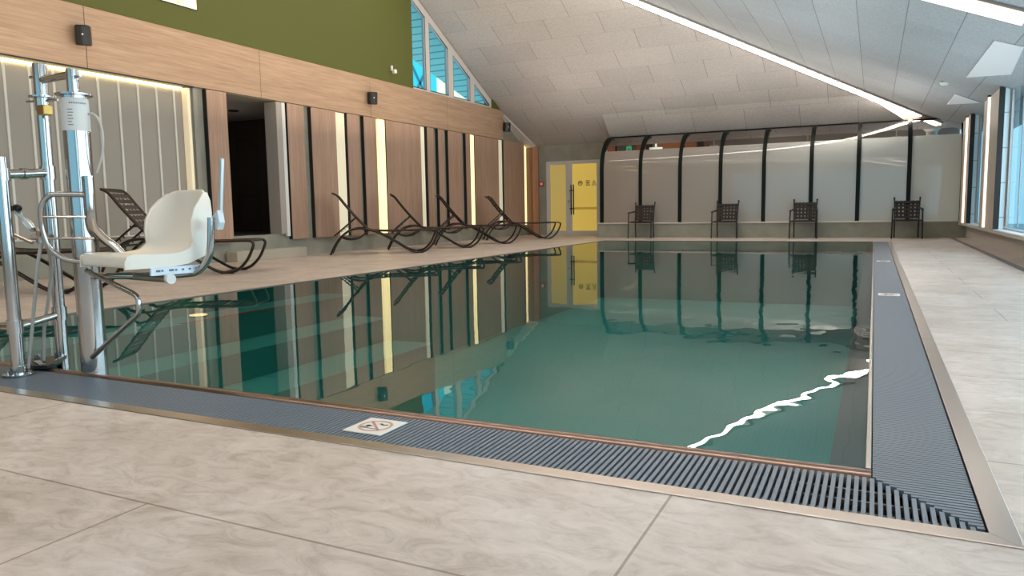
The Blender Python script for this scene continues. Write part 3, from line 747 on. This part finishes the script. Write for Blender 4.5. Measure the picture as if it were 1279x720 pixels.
def make_lounger():
    o = empty('sun_lounger', (0,0,0), label='x', cat='sun lounger', group='brown sun loungers on the left deck')
    W = .31
    for s in (-1,1):
        k = MB(); k.tube(smoothpath([(x,s*W,z) for x,z in RAIL]), .026, 8, flat=.8)
        k.build('side_rail', M_brown, o, smooth=True)
        k = MB(); k.tube(smoothpath([(x,s*(W-.012),z) for x,z in SEAT]), .016, 8); k.build('seat_rail', M_brown, o, smooth=True)
        k = MB(); k.tube(smoothpath([(x,s*(W-.03),z) for x,z in BACK]), .018, 8); k.build('back_rail', M_brown, o, smooth=True)
        k = MB(); k.tube(smoothpath([(x,s*(W-.045),z) for x,z in SUB]), .014, 8); k.build('support_arc', M_brown, o, smooth=True)
        k = MB(); k.bar((.49,s*(W-.07),.70),(.08,s*(W-.07),.36), .016, .026)
        for q in range(5): t = .45+.12*q; k.bar((.49-.41*t, s*(W-.07), .70-.34*t-.01), (.49-.41*t+.012, s*(W-.07), .70-.34*t-.045), .016, .012)
        k.build('recline_strut', M_brown, o)
        k = MB(); k.box(1.58,1.74,s*W-.022,s*W+.022,.0,.012); k.build('foot_pad', M_blackp, o)
    for x, z, e, r in ((.30,.40,0,.014),(.70,.42,0,.014),(1.62,.022,0,.014),(1.99,.435,0,.014),(.08,1.155,.03,.018),(.42,.655,.03,.012),(.08,.36,.07,.012)):
        k = MB(); k.tube([(x,-W+e,z),(x,W-e,z)], r, 8); k.build('cross_bar', M_brown, o, smooth=True)
    def webbing(P, name, n):
        k = MB(); ps = [Vector((a,0,b)) for a,b in P]; cum = [0]
        for a, b in zip(ps, ps[1:]): cum.append(cum[-1]+(b-a).length)
        def at(t):
            d = t*cum[-1]
            for i in range(len(ps)-1):
                if d <= cum[i+1]+1e-9: return ps[i].lerp(ps[i+1], (d-cum[i])/(cum[i+1]-cum[i]))
        w = .29
        for i in range(n):
            a = at((i+.08)/n); b = at((i+.78)/n); up = Vector((0,0,.006))
            k.add([(a.x,-w,a.z+.006),(a.x,w,a.z+.006),(b.x,w,b.z+.006),(b.x,-w,b.z+.006)], [(0,1,2,3)])
        for y in (-.22,-.11,0,.11,.22):
            for i in range(n):
                a = at(i/n); b = at((i+1)/n); e = .010 if i % 2 else .002
                k.add([(a.x,y-.028,a.z+e),(a.x,y+.028,a.z+e),(b.x,y+.028,b.z+e),(b.x,y-.028,b.z+e)], [(0,1,2,3)])
        k.build(name, M_strap, o)
    webbing(SEAT, 'seat_webbing', 14); webbing(BACK, 'back_webbing', 10)
    return o
lg = make_lounger()
W2 = .31
def place(foot, ang, label, first=False):
    """foot = rear foot of the pool-side rail"""
    o = lg if first else copy_tree(lg)
    a = math.radians(ang); o.rotation_euler = (0,0,a)
    o.location = (foot[0] - W2*math.sin(a), foot[1] + W2*math.cos(a), 0)
    o['label'] = label
place((-9.18,11.05), 36, 'brown strap lounger first in the far row, right of the dark doorway', True)
place((-9.13,12.84), 36, 'brown strap lounger second in the far row, before the nearest bright wall light')
place((-9.10,14.65), 36, 'brown strap lounger third in the far row, with narrow oak panels behind it')
place((-9.20,17.36), 36, 'brown strap lounger farthest away, next to the yellow door')
place((-9.25,6.45), 30, 'brown strap lounger behind the cream pool lift seat, backrest raised')
place((-9.12,4.18), 24, 'brown strap lounger at the left edge behind the steel lift posts')

# ------------------------------------------------------------------ pool lift
pl = empty('pool_lift', (-3.61,2.45,0), label='polished steel pool lift with a cream plastic seat at the near left pool corner', cat='pool lift')
OX = Vector((-3.61,2.45,0))
class LB(MB):
    def build(s, *a, **k):
        s.v = [tuple(Vector(q)-OX) for q in s.v]
        return super().build(*a, **k)
k = LB(); k.cyl(-3.61,2.45,-.30,1.40,.062,32); k.cyl(-3.61,2.45,.075,.08,.064,32); k.build('mast', M_chrome, pl, smooth=True)
k = LB(); k.cyl(-3.61,2.45,1.225,1.385,.0635,32); lbp = k.build('label_plate', M_sticker, pl, smooth=True)
k = LB()
cd = Vector((3.61,-2.45,0)).normalized(); sd = Vector((-cd.y, cd.x, 0))
for i, (z, w) in enumerate(((1.355,.05),(1.325,.03),(1.31,.032),(1.295,.025),(1.28,.032),(1.265,.02),(1.25,.028))):
    for j in range(4 if i else 8):
        a = -.30 + .16*j*(w/.05) - (.25 if i else .1)
        th = math.atan2(cd.y, cd.x) + a
        r = .0642; th2 = th + .10
        h = .004 if i else .007
        k.add([(-3.61+r*math.cos(th),2.45+r*math.sin(th),z),(-3.61+r*math.cos(th2),2.45+r*math.sin(th2),z),(-3.61+r*math.cos(th2),2.45+r*math.sin(th2),z+h),(-3.61+r*math.cos(th),2.45+r*math.sin(th),z+h)], [(0,1,2,3)])
k.build('printed_lines', M_print, lbp)
k = LB(); k.cyl(-3.61,2.45,1.40,1.53,.029,24); k.cyl(-3.61,2.45,1.40,1.408,.085,28); k.tube([(-3.66,2.47,1.49),(-3.52,2.43,1.49)], .008, 8); k.build('mast_head', M_chrome, pl, smooth=True)
k = LB(); k.cyl(-3.96,2.51,-.25,1.60,.030,24); k.build('guide_post', M_chrome, pl, smooth=True)
k = LB(); k.cyl(-3.96,2.51,1.425,1.433,.062,24); k.cyl(-3.96,2.51,1.36,1.60,.034,24); k.tube([(-4.03,2.50,1.535),(-3.89,2.52,1.535)], .008, 8); k.tube([(-4.06,2.49,1.41),(-3.86,2.53,1.41)], .006, 8); k.build('guide_collar', M_chrome, pl, smooth=True)
k = LB(); k.tube([(-3.96,2.51,1.515),(-3.61,2.45,1.505)], .019, 16); k.build('top_crossbar', M_chrome, pl, smooth=True)
k = LB(); k.box(-3.90,-3.845,2.44,2.49,1.325,1.375); k.build('brass_block', M_brass, pl, bevel=.004)
k = LB(); k.cyl(-3.90,2.24,.0,1.10,.0305,24); k.build('front_post', M_chrome, pl, smooth=True)
k = LB(); k.cyl(-3.90,2.24,.001,.010,.072,28)
for a in range(4): t = a*PI/2+.5; k.cyl(-3.90+.055*math.cos(t),2.24+.055*math.sin(t),.010,.022,.009,10)
k.cyl(-3.90,2.24,.010,.05,.037,24)
k.build('base_flange', M_chrome, pl, smooth=True)
k = LB(); k.tube([(-3.90,2.24,1.015),(-3.96,2.51,1.035)], .024, 16); k.cyl(-3.90,2.24,.985,1.045,.037,20); k.cyl(-3.96,2.51,1.0,1.07,.037,20); k.tube([(-3.925,2.35,1.023),(-3.93,2.375,1.025)], .030, 16); k.build('upper_clamp_bar', M_chrome, pl, smooth=True)
k = LB(); k.tube([(-3.90,2.24,.245),(-3.96,2.51,.275)], .019, 16); k.cyl(-3.90,2.24,.215,.285,.037,20); k.cyl(-3.96,2.51,.245,.315,.037,20); k.tube([(-4.25,2.19,.235),(-3.90,2.24,.245)], .017, 12); k.tube([(-4.25,2.19,.235),(-4.17,2.20,.237)], .027, 12)
k.build('lower_clamp_bar', M_chrome, pl, smooth=True)
# seat frame tubes
T3 = [(-3.505,2.42,.992),(-3.505,2.42,.834),(-3.515,2.43,.76),(-3.522,2.465,.715),(-3.522,2.505,.675),(-3.505,2.54,.64),(-3.48,2.57,.585)]
k = LB(); k.tube(smoothpath(T3), .0235, 16); k.tube([T3[0],(-3.505,2.42,1.0)], .027, 16)
k.tube([(-3.505,2.42,.94),(-3.56,2.435,.94)], .012, 10); k.tube([(-3.505,2.42,.80),(-3.56,2.435,.80)], .012, 10)
k.build('seat_upright', M_chrome, pl, smooth=True)
LOOP = [(-3.509,2.416,.909),(-3.642,2.332,.911),(-3.668,2.316,.9),(-3.691,2.304,.873),(-3.706,2.298,.826),(-3.711,2.302,.747),(-3.699,2.316,.667),(-3.673,2.336,.618),(-3.626,2.368,.584),(-3.50,2.404,.572)]
k = LB(); k.tube(smoothpath(LOOP), .0135, 12); k.tube([(-3.703,2.302,.802),(-3.513,2.422,.798)], .006, 8); k.tube([(-3.698,2.314,.695),(-3.509,2.432,.69)], .006, 8)
k.build('armrest_loop', M_chrome, pl, smooth=True)
k = LB(); k.tube([(-3.555,2.41,.53),(-3.21,2.40,.427),(-3.185,2.40,.415),(-3.174,2.40,.397),(-3.174,2.40,.345),(-3.185,2.40,.325),(-3.565,2.41,.085)], .0125, 12)
k.build('footrest_bracket', M_chrome, pl, smooth=True)
RARM = [(-2.93,2.645,.785),(-2.94,2.64,.642),(-2.96,2.635,.575),(-3.01,2.62,.522),(-3.101,2.602,.504),(-3.276,2.52,.500),(-3.56,2.44,.500)]
k = LB(); k.tube(smoothpath(RARM), .0175, 14); k.build('armrest_support', M_chrome, pl, smooth=True)
k = LB(); k.bar((-2.872,2.68,1.072),(-2.904,2.68,.80), .020, .018); k.build('folding_armrest', mat('pale_aluminium', (.72,.76,.78), .3, .6), pl, bevel=.004)
k = LB(); k.prism([(-2.955,.745),(-2.90,.725),(-2.885,.76),(-2.895,.82),(-2.935,.79)], 'y', 2.655, 2.69); k.tube([(-2.925,2.64,.768),(-2.925,2.70,.768)], .010, 10)
k.build('armrest_hinge', mat('hinge_white', (.70,.76,.80), .35), pl)
# seat shell
seat = empty('seat', (0,0,0)); seat.parent = pl
th = math.radians(-10); wv = Vector((math.cos(th), math.sin(th), 0)); bv = Vector((-math.sin(th), math.cos(th), 0)); A0 = Vector((-3.52,2.37,0))
def SL(x, y, z): return A0 + wv*x + bv*y + Vector((0,0,z)) - OX
prof = [(-.012,.555,.0),(-.018,.585,.0),(-.010,.612,.0),(.02,.624,.0),(.10,.615,.004),(.20,.600,.012),(.29,.600,.022),(.35,.625,.034),(.385,.68,.062),(.41,.75,.075),(.428,.82,.066),(.438,.875,.040),(.444,.912,.016),(.448,.932,.0)]
half = [.205,.218,.224,.226,.226,.226,.226,.226,.224,.220,.212,.198,.172,.125]
nv = 16; vs = []; fs = []
for i, (y, z, dish) in enumerate(prof):
    i0 = max(i-1,0); i1 = min(i+1,len(prof)-1)
    ty, tz = prof[i1][0]-prof[i0][0], prof[i1][1]-prof[i0][1]; L = math.hypot(ty,tz); ny, nz = -tz/L, ty/L   # towards the sitter
    for j in range(nv+1):
        s_ = -1 + 2*j/nv
        lift = dish*1.25*abs(s_)**3.2
        vs.append(SL(.225 + half[i]*s_*(1-.02*abs(s_)), y + ny*lift, z + nz*lift))
for i in range(len(prof)-1):
    for j in range(nv): fs.append((i*(nv+1)+j, i*(nv+1)+j+1, (i+1)*(nv+1)+j+1, (i+1)*(nv+1)+j))
sh = MB(); sh.add(vs, fs); o = sh.build('seat_shell', M_shell, seat, smooth=True)
md = o.modifiers.new('thick', 'SOLIDIFY'); md.thickness = .016; md.offset = -1
md = o.modifiers.new('sub', 'SUBSURF'); md.levels = 2; md.render_levels = 2
# side walls of the shell: from the raised edge down (pan) or back (backrest)
def skirt(sgn):
    v = []; rows = range(1, 13)
    for i in rows:
        y, z, dish = prof[i]; i0, i1 = i-1, i+1
        ty, tz = prof[i1][0]-prof[i0][0], prof[i1][1]-prof[i0][1]; L = math.hypot(ty,tz); ny, nz = -tz/L, ty/L
        lift = dish*1.25; x = .225 + sgn*half[i]*.98
        if i < 7: by, bz = y, .552 + (0 if i < 6 else .01)
        else: by, bz = y + .030*(12-i)/5, z - .03*(12-i)/5
        for dx in (-.006,.006): v += [SL(x+dx,by,bz), SL(x+dx,y+ny*lift,z+nz*lift-.002)]
    n = len(rows); f = []
    for i in range(n-1):
        q = i*4; r = q+4
        f += [(q,q+1,r+1,r),(q+2,r+2,r+3,q+3),(q,r,r+2,q+2),(q+1,q+3,r+3,r+1)]
    f += [(0,2,3,1),((n-1)*4,(n-1)*4+1,(n-1)*4+3,(n-1)*4+2)]
    k = MB(); k.add(v, f); return k
for sgn in (-1, 1): skirt(sgn).build('seat_side_wall', M_shell, seat, smooth=True)
k = MB(); a = [SL(.435,.10,.515),SL(.435,.36,.515),SL(.435,.36,.553),SL(.435,.10,.553)]; b = [SL(.450,.10,.515),SL(.450,.36,.515),SL(.450,.36,.553),SL(.450,.10,.553)]
k.add(a+b, [(0,3,2,1),(4,5,6,7),(0,1,5,4),(1,2,6,5),(2,3,7,6),(3,0,4,7)]); k.build('mounting_plate', mat('plate_pale_blue', (.66,.74,.80), .35, .3), seat)
k = MB()
for q, ww in ((.125,.020),(.19,.022)): k.bar(SL(.4505,q,.536), SL(.4505,q+ww,.536), .004, .010)
for q in (.155,.225,.26,.295,.33): k.tube([SL(.449,q,.536), SL(.454,q,.536)], .005, 8)
k.build('bolt', M_print, seat)
k = MB(); k.tube([SL(.475,.17,.497), SL(.02,.17,.497)], .019, 16); k.build('cross_tube', M_steel, seat, smooth=True)
k = MB(); k.tube([SL(.500,.17,.497), SL(.476,.17,.497)], .024, 20); k.build('end_cap', M_white, seat, smooth=True)
# valve, hoses, step plate
k = LB(); k.tube([(-3.905,2.30,.835),(-3.79,2.30,.747)], .010, 10, flat=1.8); k.tube([(-3.83,2.30,.779),(-3.78,2.30,.739)], .014, 10, flat=1.6); lv = k.build('lever', mat('lever_alu', (.75,.85,.88), .25, .8), pl, smooth=True)
k = LB(); k.tube(smoothpath([(-3.925,2.30,.842),(-3.90,2.30,.848),(-3.875,2.30,.842)]), [.012,.018,.018,.020,.020,.018,.018,.014,.010], 12); k.build('lever_knob', M_blackp, lv, smooth=True)
k = LB(); k.tube([(-3.76,2.32,.75),(-3.76,2.32,.67)], .016, 12); k.tube([(-3.80,2.30,.70),(-3.70,2.34,.70)], .013, 12); k.tube([(-3.74,2.31,.74),(-3.78,2.33,.68)], .020, 10); k.tube([(-3.76,2.32,.70),(-3.94,2.50,.69)], .009, 10); k.tube([(-3.95,2.28,.725),(-3.80,2.30,.672)], .008, 8)
k.build('valve', M_steel, pl, smooth=True)
k = LB(); k.tube(smoothpath([(-3.757,2.32,.672),(-3.775,2.30,.55),(-3.82,2.30,.38),(-3.86,2.29,.18),(-3.88,2.275,.03)]), .0085, 10); k.build('hose', mat('grey_hose', (.45,.42,.39), .4), pl, smooth=True)
k = LB(); k.tube(smoothpath([(-3.85,2.40,.68),(-3.90,2.45,.55),(-3.95,2.455,.38),(-3.99,2.44,.20),(-4.0,2.43,.03)]), .0085, 10); k.build('hose', mat('grey_hose_b', (.45,.42,.39), .4), pl, smooth=True)
k = LB(); k.tube(smoothpath([(-3.56,2.48,1.310),(-3.53,2.49,1.310),(-3.500,2.50,1.27),(-3.485,2.50,1.19),(-3.505,2.50,1.10),(-3.54,2.49,1.02)]), .0065, 10); k.build('hose', mat('pale_hose', (.55,.52,.47), .4), pl, smooth=True)
k = LB(); k.prism([(-4.16,2.40),(-3.93,2.33),(-3.86,2.36),(-3.97,2.55),(-4.10,2.55)], 'z', .010, .028); sp = k.build('step_plate', M_blackp, pl)
k = LB(); k.bar((-3.97,2.545,.045),(-3.85,2.40,.04), .02, .02); k.cyl(-3.985,2.50,.029,.065,.016,14); k.cyl(-4.09,2.45,.029,.055,.014,12); k.bar((-4.02,2.40,.034),(-3.88,2.35,.034), .03, .006)
k.build('hinge', M_chrome, sp)

# ------------------------------------------------------------------ lamps
def area(name, loc, rot, sx, sy, power, col):
    l = bpy.data.lights.new(name, 'AREA'); l.shape = 'RECTANGLE'; l.size = sx; l.size_y = sy; l.energy = power; l.color = col
    o = bpy.data.objects.new(name, l); COL.objects.link(o); o.location = loc; o.rotation_euler = rot; return o
area('ceiling_fill', (-6.8, 7.5, 2.3), (PI,0,0), 4.6, 15., 350, (1.,.80,.60))  # unseen upward fill areas, added to brighten ceiling and deck
area('ceiling_fill', (-2.4, 7.5, 2.3), (PI,0,0), 4., 15., 210, (.95,.97,1.))
area('ceiling_fill', (-3.8, 17.3, 2.25), (PI,0,0), 9., 3.4, 105, (1.,.90,.82))
area('ceiling_fill', (.75, 9., 1.9), (PI,0,0), 1.3, 17., 60, (.88,.95,1.))
def point(name, loc, power, col, r=.1):
    l = bpy.data.lights.new(name, 'POINT'); l.energy = power; l.color = col; l.shadow_soft_size = r
    o = bpy.data.objects.new(name, l); COL.objects.link(o); o.location = loc
for x in (-5.6,-2.4,.6): point('corridor_fill', (x, 21.9, 1.7), 22, (1.,.92,.84))  # added fill, hidden by the frosted film, brightens the dark corridor
point('doorway_fill', (-11.6, 10.4, 2.0), 5, (1.,.88,.78))  # added point fill, lifts the black interior beyond the doorway
area('rear_window_fill', (-2.95, Y0-.35, 1.7), (PI/2,0,PI), 9., 2.6, 540, (.90,.95,1.))  # added fill outside the unseen rear window, brightens the near deck
area('daylight_side_window', (2.45, 5.2, 1.5), (0,PI/2,0), 2.2, 17.4, 360, (.74,.90,1.))

# ------------------------------------------------------------------ world and camera
w = bpy.data.worlds.new('sky'); scene.world = w; w.use_nodes = True
bg = w.node_tree.nodes['Background']; bg.inputs[0].default_value = (.30,.66,.88,1); bg.inputs[1].default_value = 1.35
cam = bpy.data.cameras.new('camera'); co = bpy.data.objects.new('camera', cam); COL.objects.link(co)
F_, YAW, PIT, ROL = 926.3, .4539, .1054, -.0163
cam.sensor_width = 36; cam.lens = F_*36/1279; cam.clip_start = .05; cam.clip_end = 200
fw = Vector((-math.sin(YAW)*math.cos(PIT), math.cos(YAW)*math.cos(PIT), -math.sin(PIT))); rt = Vector((math.cos(YAW), math.sin(YAW), 0)); up = rt.cross(fw)
r2 = rt*math.cos(ROL) + up*math.sin(ROL); u2 = -rt*math.sin(ROL) + up*math.cos(ROL)
co.matrix_world = Matrix(((r2.x,u2.x,-fw.x,0),(r2.y,u2.y,-fw.y,0),(r2.z,u2.z,-fw.z,.8),(0,0,0,1)))
scene.camera = co
scene.view_settings.view_transform = 'Standard'
scene.view_settings.exposure = 0.
try:
    scene.cycles.use_denoising = True; scene.cycles.max_bounces = 10; scene.cycles.transparent_max_bounces = 16
    scene.cycles.diffuse_bounces = 5; scene.cycles.sample_clamp_indirect = 6
    scene.cycles.caustics_reflective = False; scene.cycles.caustics_refractive = False
except Exception: pass
